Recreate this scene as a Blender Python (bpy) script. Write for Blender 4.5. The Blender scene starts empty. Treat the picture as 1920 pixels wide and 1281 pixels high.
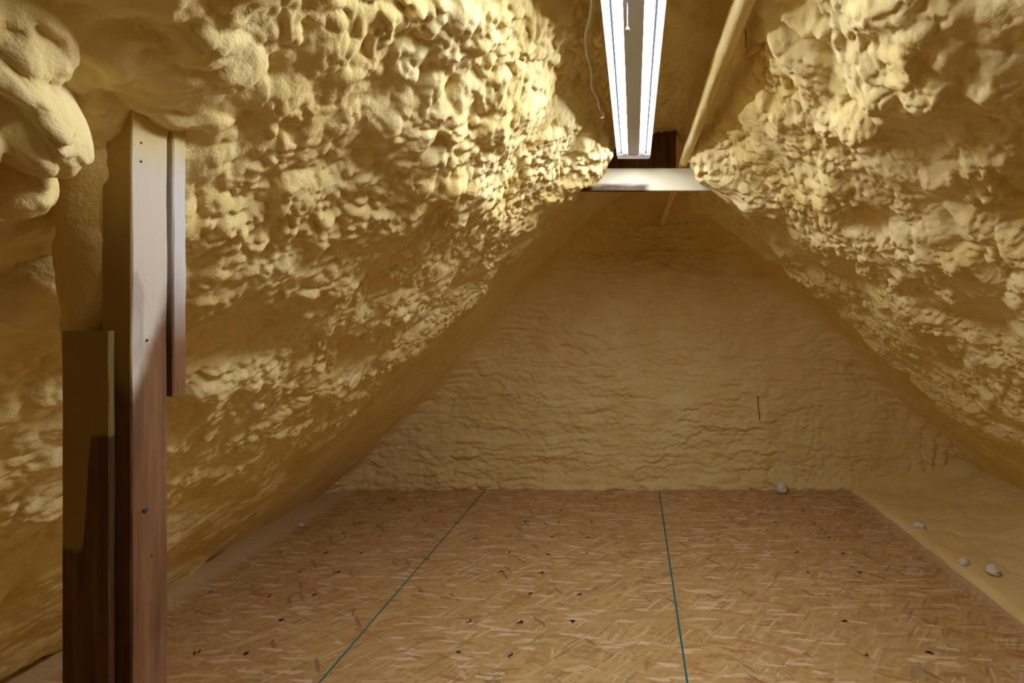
import bpy, bmesh, math, random
import numpy as np
from mathutils import Vector

# ------------------------------------------------------------------ units
S = 1.6            # metres per layout unit
CAMH = 1.21        # camera height in layout units
def P(x, d, h):    # layout (right, depth, height above camera) -> world
    return Vector((x * S, d * S, (h + CAMH) * S))

scene = bpy.context.scene
COL = scene.collection

# ------------------------------------------------------------------ camera
cam_data = bpy.data.cameras.new('camera')
cam_data.sensor_width = 36.0
cam_data.lens = 36.0 * 960.0 / 1920.0
cam_data.shift_x = -228.0 / 1920.0
cam_data.shift_y = -44.5 / 1920.0
cam_data.clip_start = 0.02
cam = bpy.data.objects.new('camera', cam_data)
COL.objects.link(cam)
cam.location = P(0, 0, 0)
cam.rotation_euler = (math.radians(90), 0, 0)
scene.camera = cam

# ------------------------------------------------------------------ world, exposure
world = bpy.data.worlds.new('world'); scene.world = world
world.use_nodes = True
world.node_tree.nodes['Background'].inputs[0].default_value = (0.8, 0.85, 1.0, 1)
world.node_tree.nodes['Background'].inputs[1].default_value = 0.02
vs = scene.view_settings
vs.view_transform = 'Standard'; vs.look = 'None'; vs.gamma = 1.0
vs.use_curve_mapping = False
vs.exposure = 0.42
LAMP_POWER = 102.0
scene.cycles.max_bounces = 6
scene.cycles.diffuse_bounces = 5
scene.cycles.glossy_bounces = 2
scene.cycles.adaptive_threshold = 0.03
scene.cycles.use_denoising = True
scene.cycles.use_light_tree = False
scene.cycles.sample_clamp_indirect = 10.0

# ------------------------------------------------------------------ numpy noise
def _hash(ix, iy, seed):
    ix = ix.astype(np.int64); iy = iy.astype(np.int64)
    h = (ix * 374761393 + iy * 668265263 + seed * 1442695041) & 0xFFFFFFFF
    h = ((h ^ (h >> 13)) * 1274126177) & 0xFFFFFFFF
    h = ((h ^ (h >> 16)) * 2246822519) & 0xFFFFFFFF
    h = h ^ (h >> 15)
    return h
def rnd(ix, iy, seed):
    return (_hash(ix, iy, seed) & 0xFFFFFF) / float(0x1000000)
def pn(x, y, seed=0):                      # gradient noise, about -0.7..0.7
    x0 = np.floor(x); y0 = np.floor(y)
    fx = x - x0; fy = y - y0
    u = fx * fx * fx * (fx * (fx * 6 - 15) + 10); v = fy * fy * fy * (fy * (fy * 6 - 15) + 10)
    def g(ox, oy):
        a = rnd(x0 + ox, y0 + oy, seed) * 2 * np.pi
        return np.cos(a) * (fx - ox) + np.sin(a) * (fy - oy)
    a = g(0, 0) * (1 - u) + g(1, 0) * u
    b = g(0, 1) * (1 - u) + g(1, 1) * u
    return a * (1 - v) + b * v
def fbm(x, y, seed=0, octv=3):
    t = 0; a = 1.0
    for k in range(octv):
        t = t + a * pn(x, y, seed + 17 * k); x = x * 2.03; y = y * 2.03; a *= 0.5
    return t
def blobs(x, y, cell, seed, rmin=0.45, rmax=0.95, k=0.0):
    """union of domes on a jittered lattice, height in the units of x"""
    X = x / cell; Y = y / cell
    x0 = np.floor(X); y0 = np.floor(Y)
    best = np.zeros_like(X)
    for ox in (-1, 0, 1):
        for oy in (-1, 0, 1):
            cx = x0 + ox; cy = y0 + oy
            px = cx + rnd(cx, cy, seed); py = cy + rnd(cx, cy, seed + 1)
            R = rmin + (rmax - rmin) * rnd(cx, cy, seed + 2)
            q = 1 - ((X - px) ** 2 + (Y - py) ** 2) / (R * R)
            hgt = R * np.sqrt(np.maximum(q, 0)) * (0.6 + 0.4 * rnd(cx, cy, seed + 3))
            best = np.maximum(best, hgt)
    return best * cell
def sstep(a, b, t):
    t = np.clip((t - a) / (b - a), 0, 1)
    return t * t * (3 - 2 * t)

# ------------------------------------------------------------------ object helpers
def tag(o, label=None, cat=None, group=None, kind=None):
    if label: o['label'] = label
    if cat: o['category'] = cat
    if group: o['group'] = group
    if kind: o['kind'] = kind
    return o
def link(name, me, mat=None, parent=None):
    o = bpy.data.objects.new(name, me); COL.objects.link(o)
    if mat is not None: me.materials.append(mat)
    if parent is not None: o.parent = parent
    return o
def empty(name, loc=(0, 0, 0)):
    o = bpy.data.objects.new(name, None); COL.objects.link(o); o.location = loc
    return o
def child(o, parent):                      # parent keeping world place (parents only carry a location)
    o.parent = parent
    o.location = Vector(o.location) - Vector(parent.location)
    return o
def grid_mesh(name, V, keep=None):
    """V: (n,m,3) array -> smooth quad mesh"""
    n, m = V.shape[:2]
    idx = np.arange(n * m).reshape(n, m)
    q = np.stack([idx[:-1, :-1], idx[1:, :-1], idx[1:, 1:], idx[:-1, 1:]], -1).reshape(-1, 4)
    if keep is not None:
        kf = keep[:-1, :-1] | keep[1:, :-1] | keep[1:, 1:] | keep[:-1, 1:]
        q = q[kf.reshape(-1)]
    co = V.reshape(-1, 3)
    used = np.unique(q)
    remap = np.zeros(n * m, np.int64); remap[used] = np.arange(len(used))
    q = remap[q]; co = co[used]
    me = bpy.data.meshes.new(name)
    me.vertices.add(len(co)); me.vertices.foreach_set('co', co.astype(np.float32).ravel())
    me.loops.add(q.size); me.loops.foreach_set('vertex_index', q.astype(np.int32).ravel())
    me.polygons.add(len(q))
    me.polygons.foreach_set('loop_start', np.arange(0, q.size, 4, dtype=np.int32))
    me.polygons.foreach_set('loop_total', np.full(len(q), 4, np.int32))
    me.update(calc_edges=True)
    me.polygons.foreach_set('use_smooth', np.ones(len(q), bool))
    return me
def box_mesh(name, x0, x1, d0, d1, h0, h1, bevel=0.0, cuts=0):
    """box given in layout units, vertices in world metres"""
    bm = bmesh.new()
    vs_ = [bm.verts.new(P(x, d, h)) for x in (x0, x1) for d in (d0, d1) for h in (h0, h1)]
    for f in ((0, 1, 3, 2), (4, 6, 7, 5), (0, 4, 5, 1), (2, 3, 7, 6), (0, 2, 6, 4), (1, 5, 7, 3)):
        bm.faces.new([vs_[i] for i in f])
    bmesh.ops.recalc_face_normals(bm, faces=bm.faces)
    if bevel:
        bmesh.ops.bevel(bm, geom=list(bm.edges), offset=bevel * S, segments=2, affect='EDGES', clamp_overlap=True)
    me = bpy.data.meshes.new(name); bm.to_mesh(me); bm.free()
    return me
def tube_mesh(name, pts, rad, sides=12, cap=True):
    """tube along world points; rad a number or list (metres)"""
    pts = [Vector(p) for p in pts]; n = len(pts)
    if not hasattr(rad, '__len__'): rad = [rad] * n
    bm = bmesh.new(); rings = []
    up = Vector((0.31, 0.17, 0.93)).normalized()
    for i, p in enumerate(pts):
        t = (pts[min(i + 1, n - 1)] - pts[max(i - 1, 0)]).normalized()
        a = t.cross(up).normalized(); b = t.cross(a)
        rings.append([bm.verts.new(p + (a * math.cos(2 * math.pi * k / sides) + b * math.sin(2 * math.pi * k / sides)) * rad[i]) for k in range(sides)])
    for r0, r1 in zip(rings, rings[1:]):
        for k in range(sides):
            f = bm.faces.new((r0[k], r0[(k + 1) % sides], r1[(k + 1) % sides], r1[k])); f.smooth = True
    if cap:
        bm.faces.new(rings[0]); bm.faces.new(rings[-1])
    bmesh.ops.recalc_face_normals(bm, faces=bm.faces)
    me = bpy.data.meshes.new(name); bm.to_mesh(me); bm.free()
    return me
def prism_mesh(name, prof, d0, d1):
    """closed (x,h) outline extruded along depth, layout units"""
    bm = bmesh.new()
    a = [bm.verts.new(P(x, d0, h)) for x, h in prof]; b = [bm.verts.new(P(x, d1, h)) for x, h in prof]
    n = len(prof)
    for k in range(n): bm.faces.new((a[k], a[(k + 1) % n], b[(k + 1) % n], b[k]))
    bm.faces.new(a); bm.faces.new(b)
    bmesh.ops.recalc_face_normals(bm, faces=bm.faces)
    me = bpy.data.meshes.new(name); bm.to_mesh(me); bm.free()
    return me

# ------------------------------------------------------------------ materials
class NT:
    def __init__(self, name):
        self.m = bpy.data.materials.new(name); self.m.use_nodes = True
        self.t = self.m.node_tree; self.bsdf = self.t.nodes['Principled BSDF']
        self.out = self.t.nodes['Material Output']
        tc = self.t.nodes.new('ShaderNodeTexCoord'); self.co = tc.outputs['Object']
    def set(self, sock, v):
        if isinstance(v, bpy.types.NodeSocket): self.t.links.new(v, sock)
        elif hasattr(v, '__len__') and len(v) == 3 and len(sock.default_value) == 4: sock.default_value = (*v, 1)
        else: sock.default_value = v
    def math(self, op, a, b=0.0, c=0.0, clamp=False):
        n = self.t.nodes.new('ShaderNodeMath'); n.operation = op; n.use_clamp = clamp
        for s, v in zip(n.inputs, (a, b, c)): self.set(s, v)
        return n.outputs[0]
    def mapping(self, vec, rot=(0, 0, 0), scale=(1, 1, 1), loc=(0, 0, 0)):
        n = self.t.nodes.new('ShaderNodeMapping'); self.set(n.inputs[0], vec)
        n.inputs['Location'].default_value = loc; n.inputs['Rotation'].default_value = rot; n.inputs['Scale'].default_value = scale
        return n.outputs[0]
    def noise(self, vec, scale, detail=3, rough=0.5, color=False):
        n = self.t.nodes.new('ShaderNodeTexNoise'); self.set(n.inputs['Vector'], vec)
        n.inputs['Scale'].default_value = scale; n.inputs['Detail'].default_value = detail; n.inputs['Roughness'].default_value = rough
        return n.outputs['Color'] if color else n.outputs['Fac']
    def voronoi(self, vec, scale=1.0, feature='F1', dims='3D', out='Color'):
        n = self.t.nodes.new('ShaderNodeTexVoronoi'); n.voronoi_dimensions = dims; n.feature = feature
        self.set(n.inputs['Vector'], vec); n.inputs['Scale'].default_value = scale
        return n.outputs[out]
    def ramp(self, fac, stops, interp='LINEAR'):
        n = self.t.nodes.new('ShaderNodeValToRGB'); self.set(n.inputs[0], fac); cr = n.color_ramp; cr.interpolation = interp
        while len(cr.elements) < len(stops): cr.elements.new(0.5)
        for e, (p, c) in zip(cr.elements, stops):
            e.position = p; e.color = (c, c, c, 1) if not hasattr(c, '__len__') else (*c, 1)
        return n.outputs[0]
    def mix(self, fac, a, b, mode='MIX'):
        n = self.t.nodes.new('ShaderNodeMix'); n.data_type = 'RGBA'; n.blend_type = mode
        self.set(n.inputs[0], fac); self.set(n.inputs[6], a); self.set(n.inputs[7], b)
        return n.outputs[2]
    def sep(self, vec):
        n = self.t.nodes.new('ShaderNodeSeparateXYZ'); self.set(n.inputs[0], vec); return n.outputs
    def vadd(self, a, b, scale=1.0):
        n = self.t.nodes.new('ShaderNodeVectorMath'); n.operation = 'MULTIPLY_ADD'
        self.set(n.inputs[0], b); n.inputs[1].default_value = (scale,) * 3; self.set(n.inputs[2], a)
        return n.outputs[0]
    def step(self, x, a, b):               # smooth 0->1 from a to b
        n = self.t.nodes.new('ShaderNodeMapRange'); n.interpolation_type = 'SMOOTHSTEP'
        self.set(n.inputs[0], x); n.inputs[1].default_value = a; n.inputs[2].default_value = b
        return n.outputs[0]
    def bump(self, height, strength=0.3, dist=0.01):
        n = self.t.nodes.new('ShaderNodeBump'); self.set(n.inputs['Height'], height)
        n.inputs['Strength'].default_value = strength; n.inputs['Distance'].default_value = dist
        self.t.links.new(n.outputs[0], self.bsdf.inputs['Normal'])
    def done(self, col, rough=0.8, spec=0.3):
        self.set(self.bsdf.inputs['Base Color'], col); self.set(self.bsdf.inputs['Roughness'], rough)
        self.bsdf.inputs['Specular IOR Level'].default_value = spec
        return self.m

FOAM_A = (0.80, 0.61, 0.235); FOAM_B = (0.85, 0.695, 0.34)
def foam_material(name, fine=0.25, FOAM_A=FOAM_A, FOAM_B=FOAM_B):
    n = NT(name)
    big = n.noise(n.co, 2.6, 4, 0.6)
    c = n.mix(n.step(big, 0.35, 0.65), FOAM_A, FOAM_B)
    n.bump(n.noise(n.co, 75, 2, 0.6), fine, 0.012)
    return n.done(c, 0.8, 0.25)
M_FOAM = foam_material('foam')
M_FOAM_WALL = foam_material('foam_wall', 0.2, (0.79, 0.575, 0.23), (0.83, 0.64, 0.295))

def plain(name, col, rough=0.6, metal=0.0, spec=0.4):
    n = NT(name); n.bsdf.inputs['Metallic'].default_value = metal
    c = n.mix(n.math('MULTIPLY', n.noise(n.co, 30, 3), 0.3), col, tuple(v * 0.75 for v in col))
    return n.done(c, rough, spec)
M_WHITE = plain('white_enamel', (0.82, 0.83, 0.86), 0.35)
M_COVER = plain('tube_tinted_enamel', (0.70, 0.75, 0.92), 0.45)  # cover enamel tinted with the bluish light leaking from the tubes
M_GAP_SHADE = plain('dark_gap_shade', (0.16, 0.18, 0.24), 0.5)
M_PLASTIC = plain('white_plastic', (0.8, 0.8, 0.78), 0.4)
M_METAL = plain('steel', (0.45, 0.45, 0.46), 0.35, 1.0)
M_BLACK = plain('black_metal', (0.03, 0.03, 0.035), 0.5)
M_INK = plain('black_ink', (0.02, 0.02, 0.03), 0.8)
M_TEAL = plain('teal_sealer', (0.05, 0.20, 0.18), 0.8)
M_SCRAP = plain('white_foam_scrap', (0.85, 0.76, 0.68), 0.85)

def emission(name, col, power):
    n = NT(name); e = n.t.nodes.new('ShaderNodeEmission')
    e.inputs[0].default_value = (*col, 1); e.inputs[1].default_value = power
    n.t.links.new(e.outputs[0], n.out.inputs[0]); return n.m
M_TUBE = emission('lamp_tube_glow', (0.86, 0.92, 1.0), LAMP_POWER)

def osb_material():
    n = NT('oriented_strand_board')
    w = n.noise(n.co, 9, 3, 0.6, color=True)
    co = n.vadd(n.co, w, 0.03)
    fib = n.noise(n.mapping(n.mapping(co, (0, 0, 0.3)), (0, 0, 0), (6, 60, 1)), 3, 4, 0.6)
    base = n.mix(fib, (0.40, 0.215, 0.075), (0.54, 0.325, 0.135))
    random.seed(4)
    angs = [0.15, -0.5, 0.9, 1.45, -1.1, 0.4, 2.3, -0.1]
    for i, a in enumerate(angs):
        L = random.uniform(0.13, 0.23); W = random.uniform(0.016, 0.030)
        rc = n.mapping(co, (0, 0, a))
        v = n.voronoi(n.mapping(rc, (0, 0, 0), (1 / L, 1 / W, 1), (i * 3.7, i * 1.3, 0)), 1.0, dims='2D')
        r, g, b = n.sep(v)
        colr = n.ramp(r, [(0.0, (0.33, 0.17, 0.055)), (0.12, (0.45, 0.255, 0.09)), (0.45, (0.52, 0.31, 0.12)),
                          (0.78, (0.56, 0.37, 0.15)), (0.94, (0.62, 0.44, 0.22)), (1.0, (0.70, 0.53, 0.33))])
        base = n.mix(n.math('MULTIPLY', n.step(g, 0.58, 0.66), 0.72), base, colr)
        if i in (2, 5):
            grain = n.noise(n.mapping(rc, (0, 0, 0), (7, 120, 1)), 2.0, 2, 0.6)
            base = n.mix(n.math('MULTIPLY', n.step(grain, 0.45, 0.75), 0.28), base, (0.30, 0.15, 0.05))
    # few odd strands: grey, red, pale
    for i, (c, th, a, k) in enumerate((((0.17, 0.115, 0.055), 0.978, 0.9, 0.6), ((0.40, 0.15, 0.05), 0.955, 0.3, 0.6), ((0.74, 0.56, 0.37), 0.93, 0.1, 0.7), ((0.25, 0.20, 0.10), 0.975, -0.9, 0.6))):
        v = n.voronoi(n.mapping(n.mapping(co, (0, 0, a)), (0, 0, 0), (1 / 0.12, 1 / 0.02, 1), (i * 9.1, 5, 0)), 1.0, dims='2D')
        r, g, b = n.sep(v)
        base = n.mix(n.math('MULTIPLY', n.step(g, th, th + 0.012), k), base, c)
    spk = n.noise(n.mapping(n.mapping(co, (0, 0, 0.5)), (0, 0, 0), (1, 3, 1)), 22, 2, 0.5)
    base = n.mix(n.math('MULTIPLY', n.step(spk, 0.68, 0.76), 0.55), base, (0.20, 0.09, 0.03))
    # dusting of sprayed foam along the edges
    x, y, z = n.sep(n.co)
    wob = n.math('MULTIPLY', n.math('SUBTRACT', n.noise(n.co, 7, 4, 0.6), 0.5), 0.14)
    xl = n.math('ADD', x, wob); yl = n.math('ADD', y, wob)
    m1 = n.math('SUBTRACT', 1.0, n.step(xl, -3.20, -3.02))
    m2 = n.math('MULTIPLY', n.step(xl, 2.30, 2.50), 0.75)
    m3 = n.math('MULTIPLY', n.step(yl, 5.72, 5.86), 0.8)
    m = n.math('MAXIMUM', n.math('MULTIPLY', m1, 0.8), n.math('MAXIMUM', m2, m3))
    base = n.mix(m, base, (0.66, 0.49, 0.27))
    n.bump(n.math('ADD', n.math('MULTIPLY', fib, 0.5), n.noise(co, 40, 3)), 0.15, 0.004)
    return n.done(base, 0.72, 0.3)
M_OSB = osb_material()

def stud_material(name, mode):
    """old brown lumber, sprayed pale over part of its length"""
    n = NT(name)
    x, y, z = n.sep(n.co)
    g1 = n.noise(n.mapping(n.co, (0, 0, 0), (16, 16, 0.9)), 3, 5, 0.65)
    g2 = n.noise(n.mapping(n.co, (0, 0, 0), (1, 1, 0.35)), 14, 3, 0.6)
    wood = n.ramp(g1, [(0.25, (0.075, 0.028, 0.010)), (0.5, (0.17, 0.076, 0.028)), (0.75, (0.26, 0.130, 0.055))])
    wood = n.mix(n.math('MULTIPLY', n.step(g2, 0.45, 0.7), 0.35), wood, (0.30, 0.15, 0.075))
    wob = n.math('MULTIPLY', n.math('SUBTRACT', n.noise(n.mapping(n.co, (0, 0, 0), (1, 1, 0.6)), 9, 4, 0.55), 0.5), 0.16)
    if mode == 'stud':
        # slanting edge: lower towards the near corner (small y)
        e = n.math('ADD', z, n.math('ADD', wob, n.math('MULTIPLY', y, -2.3)))
        m = n.step(e, -0.53, -0.44)
        pale = n.mix(g2, (0.66, 0.57, 0.44), (0.58, 0.50, 0.40))
        up = n.step(n.math('ADD', z, wob), 2.20, 2.32)
        pale = n.mix(up, pale, (0.62, 0.48, 0.20))
        blue = n.math('MULTIPLY', n.step(n.noise(n.mapping(n.co, (0, 0, 0), (5, 5, 1.2)), 2.4, 3, 0.6), 0.56, 0.66), 0.5)
        pale = n.mix(blue, pale, (0.25, 0.21, 0.20))
        foam_front = n.step(n.math('ADD', z, wob), 1.76, 1.88)
        fr = n.math('LESS_THAN', y, 0.9935)
        m = n.math('ADD', n.math('MULTIPLY', m, n.math('SUBTRACT', 1.0, fr)), n.math('MULTIPLY', foam_front, fr))
        pale = n.mix(fr, pale, (0.40, 0.27, 0.085))  # front overspray darkened: shade of the unlit face put into the colour
    elif mode == 'sister':
        e = n.math('ADD', z, n.math('ADD', n.math('MULTIPLY', wob, 0.5), n.math('MULTIPLY', n.step(x, -1.055, -1.035), -0.22)))
        m = n.step(e, 1.485, 1.50)
        pale = n.mix(g2, (0.42, 0.30, 0.10), (0.36, 0.265, 0.09))  # overspray darkened here too, its colour carries the front face's shade
    elif mode == 'back':
        m = n.step(n.math('ADD', z, wob), 1.86, 2.08)
        pale = n.mix(n.step(n.math('ADD', z, wob), 2.2, 2.32), (0.62, 0.58, 0.54), (0.60, 0.47, 0.20))
    elif mode == 'tie':
        u = n.math('ADD', n.math('MULTIPLY', n.math('SUBTRACT', n.noise(n.mapping(n.co, (0, 0, 0), (2.5, 1, 8)), 2.0, 4), 0.5), 0.06), z)
        lo = n.step(u, 2.812, 2.845)
        right = n.step(x, 0.06, 0.14)
        m = n.math('MAXIMUM', lo, right)
        pale = n.mix(g2, (0.72, 0.65, 0.48), (0.66, 0.58, 0.40))
        wood = n.mix(0.6, wood, (0.05, 0.045, 0.045))
    else:
        m = n.math('MULTIPLY', wob, 0.0); pale = (0.5, 0.4, 0.2)
    c = n.mix(m, wood, pale)
    specks = n.step(n.noise(n.co, 90, 2), 0.74, 0.78)
    c = n.mix(n.math('MULTIPLY', specks, 0.5), c, (0.10, 0.07, 0.04))
    n.bump(g1, 0.25, 0.004)
    return n.done(c, 0.78, 0.25)
M_STUD = stud_material('sprayed_stud', 'stud'); M_SISTER = stud_material('sprayed_sister', 'sister')
M_BACKB = stud_material('sprayed_board', 'back'); M_TIE = stud_material('sprayed_tie', 'tie'); M_WOOD = stud_material('bare_wood', 'bare')

# ================================================================== FOAM ROOF SLOPES
DW = 3.64                                   # depth of the gable wall
NEAR_L = [(.20, .83), (-.02, .81), (-.12, .76), (-.20, .69), (-.285, .61), (-.385, .50), (-.50, .375), (-.63, .275), (-.75, .165), (-1.0, -.085), (-1.4, -.475), (-2.06, -1.13), (-2.22, -1.28)]
FAR_L = [(.26, .87), (-.02, .83), (-.16, .74), (-.28, .645), (-.4, .53), (-.5, .43), (-.6, .33), (-.72, .21), (-.84, .09), (-1.05, -.125), (-1.4, -.48), (-2.08, -1.16), (-2.22, -1.28)]
NEAR_R = [(.02, .84), (.20, .825), (.265, .755), (.325, .67), (.44, .56), (.60, .455), (.82, .31), (1.08, .10), (1.38, -.16), (1.75, -.52), (2.22, -.93), (2.58, -1.27)]
FAR_R = [(.02, .88), (.28, .85), (.42, .76), (.56, .66), (.70, .56), (.84, .46), (1.0, .31), (1.2, .12), (1.45, -.13), (1.8, -.48), (2.25, -.93), (2.62, -1.28)]
def resample(poly, n, p=None):
    """dense smoothed polyline, matched by vertex index"""
    poly = np.array(poly, float)
    t = np.arange(len(poly)); tt = np.linspace(0, len(poly) - 1, n * 4)
    x = np.interp(tt, t, poly[:, 0]); y = np.interp(tt, t, poly[:, 1])
    k = int(n * 4 / len(poly) * 0.55); ker = np.hanning(2 * k + 3); ker /= ker.sum(); pad = k + 1
    sm = lambda a: np.convolve(np.concatenate([2 * a[0] - a[1:pad + 1][::-1], a, 2 * a[-1] - a[-pad - 1:-1][::-1]]), ker, 'valid')
    return np.stack([sm(x), sm(y)], -1)
def slope(side, nrow_fine, nprof, seed):
    near, far = (NEAR_L, FAR_L) if side < 0 else (NEAR_R, FAR_R)
    A = resample(near, nprof); B = resample(far, nprof)
    # re-space by arc length of the near profile (shared index)
    seg = np.hypot(*np.diff(A, axis=0).T); arc = np.concatenate([[0], np.cumsum(seg)])
    q = np.linspace(0, arc[-1], 4000)
    dens = np.interp(q, [0, .12, .25, 1.7, 2.4, arc[-1]], [.6, .8, 1.35, 1.25, .85, .5])
    cum = np.concatenate([[0], np.cumsum(dens)[:-1]]); sa = np.interp(np.linspace(0, cum[-1], nprof), cum, q)
    A = np.stack([np.interp(sa, arc, A[:, i]) for i in (0, 1)], -1)
    B = np.stack([np.interp(sa, arc, B[:, i]) for i in (0, 1)], -1)
    dd = [-5.0]
    while dd[-1] < DW + 0.06:
        v = dd[-1]
        stp = (np.interp(v, [.3, 1.0, 2.3, 2.9, 3.1], [.0036, .0040, .0050, .0055, .0085])) if v > 0.26 else (0.02 if v > -1.2 else .08)
        dd.append(v + stp)
    dd = np.array(dd)
    D, SS = np.meshgrid(dd, sa, indexing='ij')
    de = (2.50 if side < 0 else 2.88) + 0.16 * fbm(SS * 2.2, D * 0 + 3.1, seed + 5, 3) + 0.05 * fbm(SS * 9, D * 3, seed + 6, 2)
    w = sstep(de - 0.10, de + 0.13, D)[..., None]         # 0 near, 1 far
    base = A[None] * (1 - w) + B[None] * w
    X = base[..., 0]; H = base[..., 1]
    tang = np.gradient(base, axis=1); tang /= np.linalg.norm(tang, axis=2, keepdims=True) + 1e-9
    nx = -tang[..., 1]; nh = tang[..., 0]
    if side > 0: nx, nh = -nx, -nh
    # inward normal: for the left slope (going down-left) rotate so that it points right-down
    if side < 0:
        pass
    flip = np.where(nh > 0, -1.0, 1.0); nx = nx * flip; nh = nh * flip
    W = w[..., 0]
    # ---- relief
    wx = D + 0.030 * fbm(D / .16, SS / .16, seed + 11) + 0.005 * pn(D / .03, SS / .03, seed + 12)
    wy = SS + 0.030 * fbm(D / .16 + 9, SS / .16, seed + 13) + 0.005 * pn(D / .03 + 5, SS / .03, seed + 14)
    rough = sstep(-0.30, 0.28, fbm(D / .42, SS / .34, seed + 21, 3) + 0.14)     # lumpy versus smooth areas
    rough = rough * (1 - 0.85 * W)
    low = sstep(1.9, 2.7, SS)                                                    # smoother near the floor
    rough = rough * (1 - 0.75 * low)
    und = ((0.045 if side < 0 else 0.048) * fbm(D / .55, SS / .42, seed + 31, 2) + (0.16 if side < 0 else 0.13) * blobs(wx, wy, .24, seed + 35, .5, .95)) * (1 - 0.75 * W)
    near_big = 1 - sstep(0.8, 1.9, D)
    cs = 0.82 if side < 0 else 1.0
    big = blobs(wx, wy * 0.85, .098 * cs, seed + 41, .45, .95)
    mid = blobs(wx, wy * 0.85, .056 * cs, seed + 51, .45, .95)
    fin = blobs(wx + .2 * mid, wy, .031 * cs, seed + 61, .45, .95)
    sml = blobs(wx + .3 * fin, wy, .0165, seed + 71, .45, .95)
    mm = sstep(-.25, .25, fbm(D / .20, SS / .20, seed + 81, 2) + .12 * near_big)
    A1 = ((0.22 + 0.25 * near_big) if side < 0 else (0.32 + 0.33 * near_big)) * big * mm
    A2 = (0.45 + 0.45 * mm) * mid
    A3 = (1.1 - 0.25 * mm) * fin
    pm = lambda *a: sum(np.maximum(v, 1e-6) ** 5 for v in a) ** 0.2
    lump = 1.25 * pm(A1, A2, A3) * (0.45 + 0.55 * rough) + (0.40 + 0.45 * rough) * (1.15 - 0.5 * mm) * sml
    lump = lump * (1 - 0.72 * W) * (1 - 0.35 * low)
    ridge_quiet = sstep(0.0, 0.30, SS)
    lump = lump * (0.7 + 0.3 * ridge_quiet)
    und = und * sstep(0.15, 0.5, SS)
    hgt = und + lump
    heap = np.exp(-((D - 2.06) / .16) ** 2) * np.exp(-((SS - .42) / .16) ** 2)
    hgt = hgt + heap * (.06 if side < 0 else .075)
    if side < 0:
        # thick foam heaped where the post meets the slope and in front of it
        for (bd, bs, rd, rs, a) in BUMPS_L:
            q = ((D - bd) / rd) ** 2 + ((SS - bs) / rs) ** 2
            hgt = hgt + a * np.sqrt(np.maximum(1 - q, 0)) * (q < 1)
    tw = 0.38 * lump
    dirn = 0.5 * pn(D / .3, SS / .3, seed + 91)
    X = X + nx * hgt + tang[..., 0] * tw
    H = H + nh * hgt + tang[..., 1] * tw
    Dn = D + dirn * lump
    V = np.stack([X * S, Dn * S, (H + CAMH) * S], -1)
    return V
def s_at(side, h):
    poly = np.array(NEAR_L if side < 0 else NEAR_R)
    seg = np.hypot(*np.diff(poly, axis=0).T); arc = np.concatenate([[0], np.cumsum(seg)])
    return float(np.interp(-h, -poly[:, 1], arc))
BUMPS_L = [(.49, s_at(-1, .235), .095, .090, .075), (.52, s_at(-1, .26), .045, .045, .045), (.53, s_at(-1, .205), .042, .042, .050),
           (.47, s_at(-1, .18), .050, .045, .045), (.44, s_at(-1, .235), .045, .05, .04), (.48, s_at(-1, .30), .05, .045, .04),
           (.64, s_at(-1, .33), .10, .08, .022), (.75, s_at(-1, .08), .10, .09, .05)]
V = slope(-1, 0, 640, 100)
wall_left = link('wall_left', grid_mesh('wall_left', V), M_FOAM); tag(wall_left, 'lumpy yellow spray foam over the left roof slope', kind='structure')
V = slope(1, 0, 640, 300)
wall_right = link('wall_right', grid_mesh('wall_right', V), M_FOAM); tag(wall_right, 'lumpy yellow spray foam over the right roof slope', kind='structure')

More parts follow.
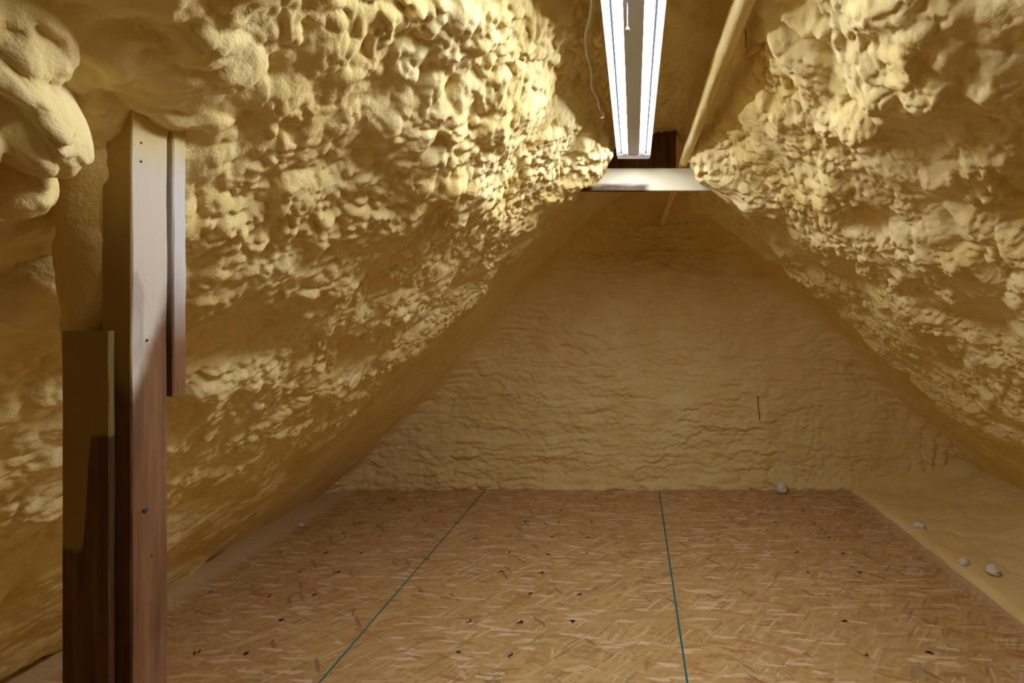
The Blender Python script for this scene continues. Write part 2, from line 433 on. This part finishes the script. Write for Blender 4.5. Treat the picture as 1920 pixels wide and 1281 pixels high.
# ------------------------------------------------------------------ gable wall
def gable():
    xs = np.arange(-2.3, 2.75, 0.0078); hs = np.arange(-1.25, 0.98, 0.0064)
    X, H = np.meshgrid(xs, hs, indexing='ij')
    hl = np.interp(X, *np.array(sorted(FAR_L[1:])).T, left=-2, right=9)
    hr = np.interp(X, *np.array(FAR_R[1:]).T, left=9, right=-2)
    hl = np.where(X > -.02, .83 + (X + .02) * .85, hl); hr = np.where(X < .28, .85 + (.28 - X) * .85, hr)
    k = .30; mx = np.clip(.5 + .5 * (hr - hl) / k, 0, 1)
    top = hr * (1 - mx) + hl * mx - k * mx * (1 - mx)                    # smooth minimum: a rounded arch
    dist = np.maximum((top - H) * 0.72, -0.2)
    warp = 0.060 * fbm(X * 1.6, H * 3.2, 701, 3) + 0.022 * fbm(X * 9, H * 9, 702, 2)
    z = 0
    for sp, a, sd in ((.115, .0125, 703), (.052, .0085, 705)):
        ph = (H + warp) / sp; fr = ph - np.floor(ph)
        pas = np.sqrt(np.maximum(1 - (2 * (1 - fr) ** 0.6 - 1) ** 2, 0))
        z = z + a * pas * (0.25 + 1.0 * sstep(-.25, .35, fbm(X * 3.2, H * 7, sd, 3)))
    wx = X + 0.02 * fbm(X * 9, H * 9, 711); wy = H + 0.02 * fbm(X * 9 + 4, H * 9, 712)
    z = z + 0.36 * blobs(wx * 0.65, wy, .062, 720, .5, .95) * (0.3 + 1.0 * sstep(-.2, .3, fbm(X * 2, H * 2, 721, 2)))
    z = z + 0.52 * blobs(wx * 0.75, wy, .026, 730, .45, .95) * (0.4 + 0.8 * sstep(-.3, .3, fbm(X * 3, H * 3, 731, 2)))
    z = z + 0.03 * fbm(X * 1.3, H * 1.3, 740, 2)
    for k_, cx in enumerate((-1.4, -.66, .06, .88, 1.45)):              # creases over the hidden studs
        cxx = cx + 0.07 * fbm(H * 3, H * 0 + k_, 750, 3)
        z = z - 0.008 * np.exp(-((X - cxx) / 0.012) ** 2) * sstep(-.1, .4, pn(H * 4, H * 0 + 3 * k_, 751))
        z = z + 0.012 * np.exp(-((X - cxx - 0.05) / 0.06) ** 2)
    # vertical runs in the low right corner
    run = sstep(1.80, 2.0, X) * (1 - sstep(2.5, 2.6, X)) * sstep(-1.14, -1.06, H + .05 * pn(X * 6, X * 0, 765)) * (1 - sstep(-.75, -.55, H))
    z = z + run * 0.026 * (0.3 + 0.7 * sstep(-.2, .2, pn(X * 5, H * 4, 762))) * np.sqrt(np.maximum(1 - (2 * ((X + 0.045 * fbm(H * 4, X * 6, 760, 3) + .03 * pn(X * 7, X * 0, 761)) / 0.085 % 1) - 1) ** 2, 0))
    # rounding into the slopes and lip at the floor
    R = 0.07 + 0.24 * sstep(-.7, .35, H)
    q = np.clip(1 - np.maximum(dist, 0) / R, 0, 1)
    z = z + R * (1 - np.sqrt(np.maximum(1 - q * q, 0)))
    z = z + 0.035 * np.exp(-((H + 1.17) / 0.05) ** 2) * (0.4 + pn(X * 3, X * 0, 770))
    z = np.maximum(z, 0)
    Vv = np.stack([X * S, (DW - z) * S, (H + CAMH - 0.35 * np.minimum(z, .05)) * S], -1)
    return Vv, dist > -0.06
V, keep = gable()
wall_back = link('wall_back', grid_mesh('wall_back', V[:, ::-1], keep[:, ::-1]), M_FOAM_WALL); tag(wall_back, 'tan wrinkled spray foam on the end gable wall', kind='structure')

# closing wall behind the photographer
def plain_wall():
    xs = np.arange(-2.4, 2.9, 0.03); hs = np.arange(-1.25, 0.95, 0.03)
    X, H = np.meshgrid(xs, hs, indexing='ij')
    z = 0.6 * blobs(X, H, .12, 801) + .5 * blobs(X, H, .06, 802)
    return np.stack([X * S, (-4.95 + z) * S, (H + CAMH) * S], -1)
wall_front = link('wall_front', grid_mesh('wall_front', plain_wall()), M_FOAM_WALL); tag(wall_front, 'spray foam on the wall behind the viewer', kind='structure')

# ------------------------------------------------------------------ floor: slab, panels, foam strip
floor = link('floor', box_mesh('floor', -2.3, 2.7, -5.0, DW + .08, -1.26, -1.2225), M_WOOD); tag(floor, 'wood deck of strand board sheets', kind='structure')
JOINTS = [-2.16, -1.042, .178, 1.60]
for i in range(3):
    g = 0.0013
    pan = link('panel', box_mesh('panel', JOINTS[i] + g, JOINTS[i + 1] - g, -1.9, DW + .02, -1.222, -1.21, 0.0008), M_OSB, floor)
    for side, jx in ((1, JOINTS[i]), (-1, JOINTS[i + 1])):
        if abs(jx) > 1.5: continue
        bm = bmesh.new()
        rows = np.arange(-1.9, DW + .01, 0.03); prev = None
        for r in rows:
            wdt = 0.0028 + 0.0013 * float(pn(np.array([r * 9.0]), np.array([i + side * .5]), 900)[0])
            a = bm.verts.new(P(jx + side * (g - .0004), r, -1.2096)); b = bm.verts.new(P(jx + side * (g + wdt), r, -1.2096))
            c = bm.verts.new(P(jx + side * (g - .0004), r, -1.221))
            if prev:
                bm.faces.new((prev[0], prev[1], b, a)); bm.faces.new((prev[2], prev[0], a, c))
            prev = (a, b, c)
        me = bpy.data.meshes.new('sealed_edge'); bm.to_mesh(me); bm.free()
        o = link('sealed_edge', me, M_TEAL, pan); o['label'] = 'teal painted board edge'
    # printed nailing marks
    cols = {0: (-1.59, -1.405), 1: (-.64, -.446, -.245), 2: (.842, 1.07)}[i]
    rg = random.Random(20 + i); bm = bmesh.new()
    for cx in cols:
        for k in range(-2, 9):
            if rg.random() < 0.14: continue
            d0 = 1.847 + .196 * k + rg.uniform(-.012, .012); x0 = cx + rg.uniform(-.01, .01)
            for _ in range(rg.choice((2, 3, 3, 4))):
                a = rg.uniform(0, math.pi); L = rg.uniform(.008, .018); wd = rg.uniform(.0025, .005)
                ox = x0 + rg.uniform(-.007, .007); od = d0 + rg.uniform(-.007, .007)
                ca, sa_ = math.cos(a), math.sin(a)
                q = [P(ox + u * L * ca - v * wd * sa_, od + u * L * sa_ + v * wd * ca, -1.2097) for u, v in ((-1, -.5), (.2, -1), (1, .4), (-.3, 1))]
                bm.faces.new([bm.verts.new(p) for p in q])
    me = bpy.data.meshes.new('printed_marks'); bm.to_mesh(me); bm.free()
    o = link('printed_marks', me, M_INK, pan); o['label'] = 'small black printed nailing marks'; o['kind'] = 'stuff'

def eave_foam():
    ds = np.arange(0.9, DW + .05, 0.0085); ts = np.linspace(0, 1, 150)
    D, T = np.meshgrid(ds, ts, indexing='ij')
    edge = 1.535 + 0.022 * fbm(D * 3, D * 0, 1001, 3) - 0.03 * sstep(3.2, 3.6, D)
    X = edge + (2.62 - edge) * T
    u = X - edge
    H = -1.209 + 0.018 * sstep(0, .05, u) + 0.16 * sstep(.10, 1.0, u) ** 1.2 + 0.035 * fbm(D * 1.6, X * 2.2, 1002, 2) * sstep(.08, .4, u)
    H += (0.10 * blobs(D, X, .11, 1003) + 0.16 * blobs(D * .8, X, .045, 1004) * sstep(-.2, .3, fbm(D * 3, X * 3, 1005, 2))) * sstep(0, .12, u)
    H += 0.06 * sstep(3.45, 3.64, D) * sstep(.1, .3, u)
    H[:, 0] = -1.2215
    return np.stack([X * S, D * S, (H + CAMH) * S], -1)
ef = link('trim_1', grid_mesh('trim_1', eave_foam()), M_FOAM_WALL); tag(ef, 'smooth foam strip over the floor along the right eave', kind='structure')

# ================================================================== RIDGE: tie, ridge block, conduit
TIE_D = 2.15
tie = link('collar_tie', box_mesh('collar_tie', -.55, 1.0, TIE_D, TIE_D + .024, .535, .628, .0015), M_TIE)
tag(tie, 'pale sprayed wooden collar tie crossing under the ridge at the lamp end', 'beam')
rb = link('ridge_block', box_mesh('ridge_block', -.40, .183, TIE_D + .06, TIE_D + .085, .60, .88, .0015), M_WOOD)
tag(rb, 'dark brown bare wood block behind the collar tie under the ridge', 'beam')

def conduit():
    ds = np.linspace(.45, DW - .02, 420); sides = 20
    th = np.linspace(0, 2 * np.pi, sides, endpoint=False)
    D, T = np.meshgrid(ds, th, indexing='ij')
    cx = np.interp(ds, [.45, 1.05, 2.18, 3.64], [.236, .226, .209, .198])[:, None]
    r = 0.0185 + 0.004 * (1 - sstep(1.0, 1.7, D)) + 0.0022 * fbm(D * 9, np.cos(T) * 1.1 + 3, 1101, 2) + 0.12 * blobs(D, T * .02 + .1, .03, 1103) * sstep(.0, .3, fbm(D * 6, np.sin(T), 1102, 2))
    X = cx + r * np.cos(T); H = 0.652 + r * np.sin(T)
    Vv = np.stack([X * S, D * S, (H + CAMH) * S], -1)
    return np.concatenate([Vv, Vv[:, :1]], 1)
cd = link('conduit_pipe', grid_mesh('conduit_pipe', conduit()), M_FOAM)
tag(cd, 'foam-coated cream pipe running along the ridge over the collar tie', 'pipe')

# ================================================================== LAMP
L0, L1 = .53, 2.05
lamp = empty('ceiling_light', P(0, (L0 + L1) / 2, .69)); tag(lamp, 'white two-tube strip light glowing under the ridge', 'light')
def lpart(name, me, mat, parent=None):
    o = link(name, me, mat)
    if parent is None: child(o, lamp)
    else:
        o.parent = parent; o.location = (0, 0, 0)
    return o
hood = [(-.067, .6490), (-.0508, .6560), (-.049, .668), (-.024, .676), (.024, .676), (.049, .668), (.0508, .6560), (.067, .6490),
        (.068, .6500), (.0525, .6580), (.051, .671), (.03, .690), (-.03, .690), (-.051, .671), (-.0525, .6580), (-.068, .6500)]
housing = lpart('housing', prism_mesh('housing', hood, L0, L1), M_WHITE)
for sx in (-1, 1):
    lpart('gap_shade', prism_mesh('gap_shade', [(sx * .0450, .6535), (sx * .0450, .6505), (sx * .0508, .6500), (sx * .0508, .6535)], L0 + .02, L1 - .025), M_GAP_SHADE)  # dark strips added to stand in for the shadow gap beside each tube
chan = lpart('ballast_cover', prism_mesh('ballast_cover', [(-.0235, .677), (-.0245, .651), (-.0225, .6475), (.0225, .6475), (.0245, .651), (.0235, .677)], L0 + .02, L1 - .025), M_COVER)
for sx in (-1, 1):
    pts = [P(sx * .0350, L0 + .03 + (L1 - L0 - .065) * k, .658) for k in range(2)]
    lpart('lamp_tube', tube_mesh('lamp_tube', pts, .0090 * S, 10), M_TUBE)
    for dd_ in (L0 + .027, L1 - .034):
        lpart('lamp_holder', box_mesh('lamp_holder', sx * .035 - .008, sx * .035 + .008, dd_ - .005, dd_ + .005, .646, .675, .001), M_WHITE)
for dd_, s_ in ((L0, -1), (L1, 1)):
    prof = [(dd_, .690), (dd_ + s_ * .003, .690), (dd_ + s_ * .003, .6385), (dd_ + s_ * .002, .637), (dd_ - s_ * .022, .646), (dd_ - s_ * .022, .648), (dd_, .642)]
    bm = bmesh.new(); fr_, bk_ = [], []
    for d_, h_ in prof:
        k = .058 if h_ > .66 else .066 - (.004 if h_ < .64 else 0)
        fr_.append(bm.verts.new(P(-k, d_, h_))); bk_.append(bm.verts.new(P(k, d_, h_)))
    n_ = len(prof)
    for k in range(n_): bm.faces.new((fr_[k], fr_[(k + 1) % n_], bk_[(k + 1) % n_], bk_[k]))
    bm.faces.new(fr_); bm.faces.new(bk_); bmesh.ops.recalc_face_normals(bm, faces=bm.faces)
    me = bpy.data.meshes.new('end_cap'); bm.to_mesh(me); bm.free()
    lpart('end_cap', me, M_WHITE)
# pull chain with its bell
bm = bmesh.new(); cxx = -.0125
for k in range(15):
    h = .648 - .0036 * k
    bmesh.ops.create_uvsphere(bm, u_segments=8, v_segments=6, radius=.0013 * S, matrix=__import__('mathutils').Matrix.Translation(P(cxx + .0003 * math.sin(k), 1.05, h)))
me = bpy.data.meshes.new('pull_chain'); bm.to_mesh(me); bm.free()
pc = lpart('pull_chain', me, M_METAL)
bell = tube_mesh('chain_bell', [P(cxx, 1.05, .5975), P(cxx, 1.05, .594), P(cxx, 1.05, .590), P(cxx, 1.05, .588)], [.0012 * S, .0034 * S, .0040 * S, .0028 * S], 12)
lpart('chain_bell', bell, M_METAL, pc)
# cord at the left side of the lamp
def px_pt(px, py, h):                       # where the sight line of a photo pixel meets a height
    d = 960.0 * h / (596.0 - py); return (px - 1188.0) / 960.0 * d, d, h
def spline(pts, n=8):
    out = []
    for i in range(len(pts) - 1):
        p0 = Vector(pts[max(i - 1, 0)]); p1 = Vector(pts[i]); p2 = Vector(pts[i + 1]); p3 = Vector(pts[min(i + 2, len(pts) - 1)])
        for k in range(n):
            t = k / n
            out.append(0.5 * ((2 * p1) + (p2 - p0) * t + (2 * p0 - 5 * p1 + 4 * p2 - p3) * t * t + (3 * p1 - p0 - 3 * p2 + p3) * t ** 3))
    out.append(Vector(pts[-1])); return out
cpts = [(-.050, .95, .692), (-.078, 1.02, .690)] + [px_pt(a, b, .68) for a, b in ((1108, 24), (1099, 62), (1100, 98), (1108, 130), (1110, 164), (1120, 184), (1125, 204))] + [(-.0985, 1.655, .655), (-.105, 1.66, .648)]
cord = link('power_cord', tube_mesh('power_cord', spline([P(*c) for c in cpts]), .0038 * S, 8), M_PLASTIC)
tag(cord, 'thin white cord hanging along the left side of the strip light', 'cord')
plug = box_mesh('plug', -.104, -.094, 1.650, 1.675, .652, .664, .0015); link('plug', plug, M_PLASTIC, cord)

# ================================================================== POST
post = empty('support_post', P(-.627, .64, -1.21)); tag(post, 'brown timber support post of joined studs with pale foam overspray', 'post')
def ppart(name, me, mat): return child(link(name, me, mat), post)
def worn_box(name, x0, x1, d0, d1, h0, h1, seed, amp=.0012, slant=0.0):
    """tall stud with slightly wandering arrises"""
    n = 90; bm = bmesh.new(); rings = []
    b = .0016
    for k in range(n + 1):
        h = h0 + (h1 - h0) * k / n; ring = []
        for q, (cx, cd_) in enumerate(((x0 + b, d0), (x1 - b, d0), (x1, d0 + b), (x1, d1 - b), (x1 - b, d1), (x0 + b, d1), (x0, d1 - b), (x0, d0 + b))):
            jx = amp * float(fbm(np.array([h * 7.0]), np.array([seed + (q // 2) * 3.3]), 1201, 3)[0]); jd = amp * float(fbm(np.array([h * 7.0]), np.array([seed + 50 + (q // 2) * 2.1]), 1202, 3)[0])
            hh = h + (slant * (cx - x0) / (x1 - x0) if k == 0 else 0)
            ring.append(bm.verts.new(P(cx + jx, cd_ + jd, hh)))
        rings.append(ring)
    for r0, r1 in zip(rings, rings[1:]):
        for k in range(8): bm.faces.new((r0[k], r0[(k + 1) % 8], r1[(k + 1) % 8], r1[k]))
    bm.faces.new(rings[0]); bm.faces.new(rings[-1]); bmesh.ops.recalc_face_normals(bm, faces=bm.faces)
    me = bpy.data.meshes.new(name); bm.to_mesh(me); bm.free(); return me
# meshes are in world metres, so shift them under the post's origin with child()
ppart('stud', worn_box('stud', -.6445, -.608, .62, .668, -1.209, .42, 1), M_STUD)
ppart('sister_stud', worn_box('sister_stud', -.6836, -.626, .6115, .6193, -1.209, -.0155, 2), M_SISTER)
ppart('back_board', worn_box('back_board', -.648, -.6045, .6725, .692, -.100, .40, 3, slant=-.004), M_BACKB)

def foam_coat():
    hs_ = np.linspace(-.30, .26, 120); th = np.linspace(0, 2 * np.pi, 40)
    Hh, T = np.meshgrid(hs_, th, indexing='ij')
    rx = np.interp(Hh, [-.30, -.285, -.24, -.10, -.02, .02, .08, .16, .26], [.0, .006, .015, .021, .026, .038, .043, .048, .055])
    cx = np.interp(Hh, [-.30, -.02, .02, .26], [-.680, -.682, -.674, -.676])
    rd = np.interp(Hh, [-.30, -.27, -.02, .02, .26], [.0, .018, .022, .026, .04])
    k = 1 + .35 * fbm(Hh * 14, np.cos(T) * 1.2 + 4, 1401, 3) + 5.0 * blobs(Hh, T * .03, .035, 1402)
    Xx = cx + rx * k * np.cos(T); Dd = .645 + rd * np.sin(T) * (1 + .3 * (k - 1))
    return np.stack([Xx * S, Dd * S, (Hh + CAMH) * S], -1)
o = ppart('foam_coat', grid_mesh('foam_coat', foam_coat()), M_FOAM); o['label'] = 'yellow foam stuck along the left edge'

# object coordinates of child meshes equal world metres (mesh data is world placed)
def nail(x, d, h, r, mat):
    me = tube_mesh('nail_head', [P(x - .002, d, h), P(x + .0006, d, h), P(x + .0010, d, h)], [r * S, r * S, r * .6 * S], 8)
    ppart('nail_head', me, mat)
for d_, h_ in ((.632, .216), (.632, .193), (.640, -.028), (.646, -.300)): nail(-.608, d_, h_, .0014, M_BLACK)
nail(-.608, .637, -.2395, .0036, M_BLACK)

# ================================================================== SMALL THINGS
def scrap(x, d, h, r, seed, label, flat=.6, mat=M_SCRAP):
    bm = bmesh.new(); bmesh.ops.create_icosphere(bm, subdivisions=3, radius=1.0)
    for v in bm.verts:
        p = v.co.copy()
        k = 1 + .8 * float(fbm(np.array([p.x * 1.2 + seed]), np.array([p.y * 1.2 + p.z * 1.7]), 1300 + seed, 3)[0])
        v.co = Vector((p.x * k * r, p.y * k * r * .8, max(p.z, -.8) * k * r * flat)) * S
    zmin = min(v.co.z for v in bm.verts)
    for v in bm.verts: v.co.z -= zmin
    for f in bm.faces: f.smooth = True
    me = bpy.data.meshes.new('foam_scrap'); bm.to_mesh(me); bm.free()
    o = link('foam_scrap', me, mat); o.location = P(x, d, h); o.rotation_euler.z = seed
    tag(o, label, 'foam scrap', 'loose foam scraps'); return o
scrap(1.02, 3.53, -1.21, .044, 1, 'largest pale foam scrap, on the boards against the end wall', .8)
scrap(2.28, 3.42, -1.105, .055, 2, 'whitish foam scrap at the foot of the wall in the right corner', .35)
scrap(1.615, 2.90, -1.195, .034, 3, 'white foam scrap on the far board edge by the right foam strip', .5)
scrap(1.59, 2.47, -1.195, .026, 4, 'white foam crumb at the middle of the right board edge', .5)
scrap(1.66, 2.36, -1.19, .030, 5, 'round foam crumb on the right foam strip near the front', .7)
scrap(-1.93, 2.97, -1.21, .016, 6, 'tiny white foam crumb on boards along the left eave', .4)
w = link('wire_end', tube_mesh('wire_end', spline([P(.872, 3.585, .54 - 1.085), P(.868, 3.575, -.60), P(.874, 3.57, -.66), P(.880, 3.575, -.715)]), .0026 * S, 6), M_BLACK)
tag(w, 'thin black wire end sticking down out of the gable foam', 'wire')
x_, d_, h_ = px_pt(1398, 78, .655)
nl = link('roofing_nail', tube_mesh('roofing_nail', [P(x_, d_, h_ + .03), P(x_, d_, h_ - .012), P(x_, d_, h_ - .0121), P(x_, d_, h_ - .0145)], [.0014 * S, .0014 * S, .0032 * S, .0026 * S], 8), M_METAL)
tag(nl, 'shiny nail tip poking from the foam right of the pipe', 'nail')
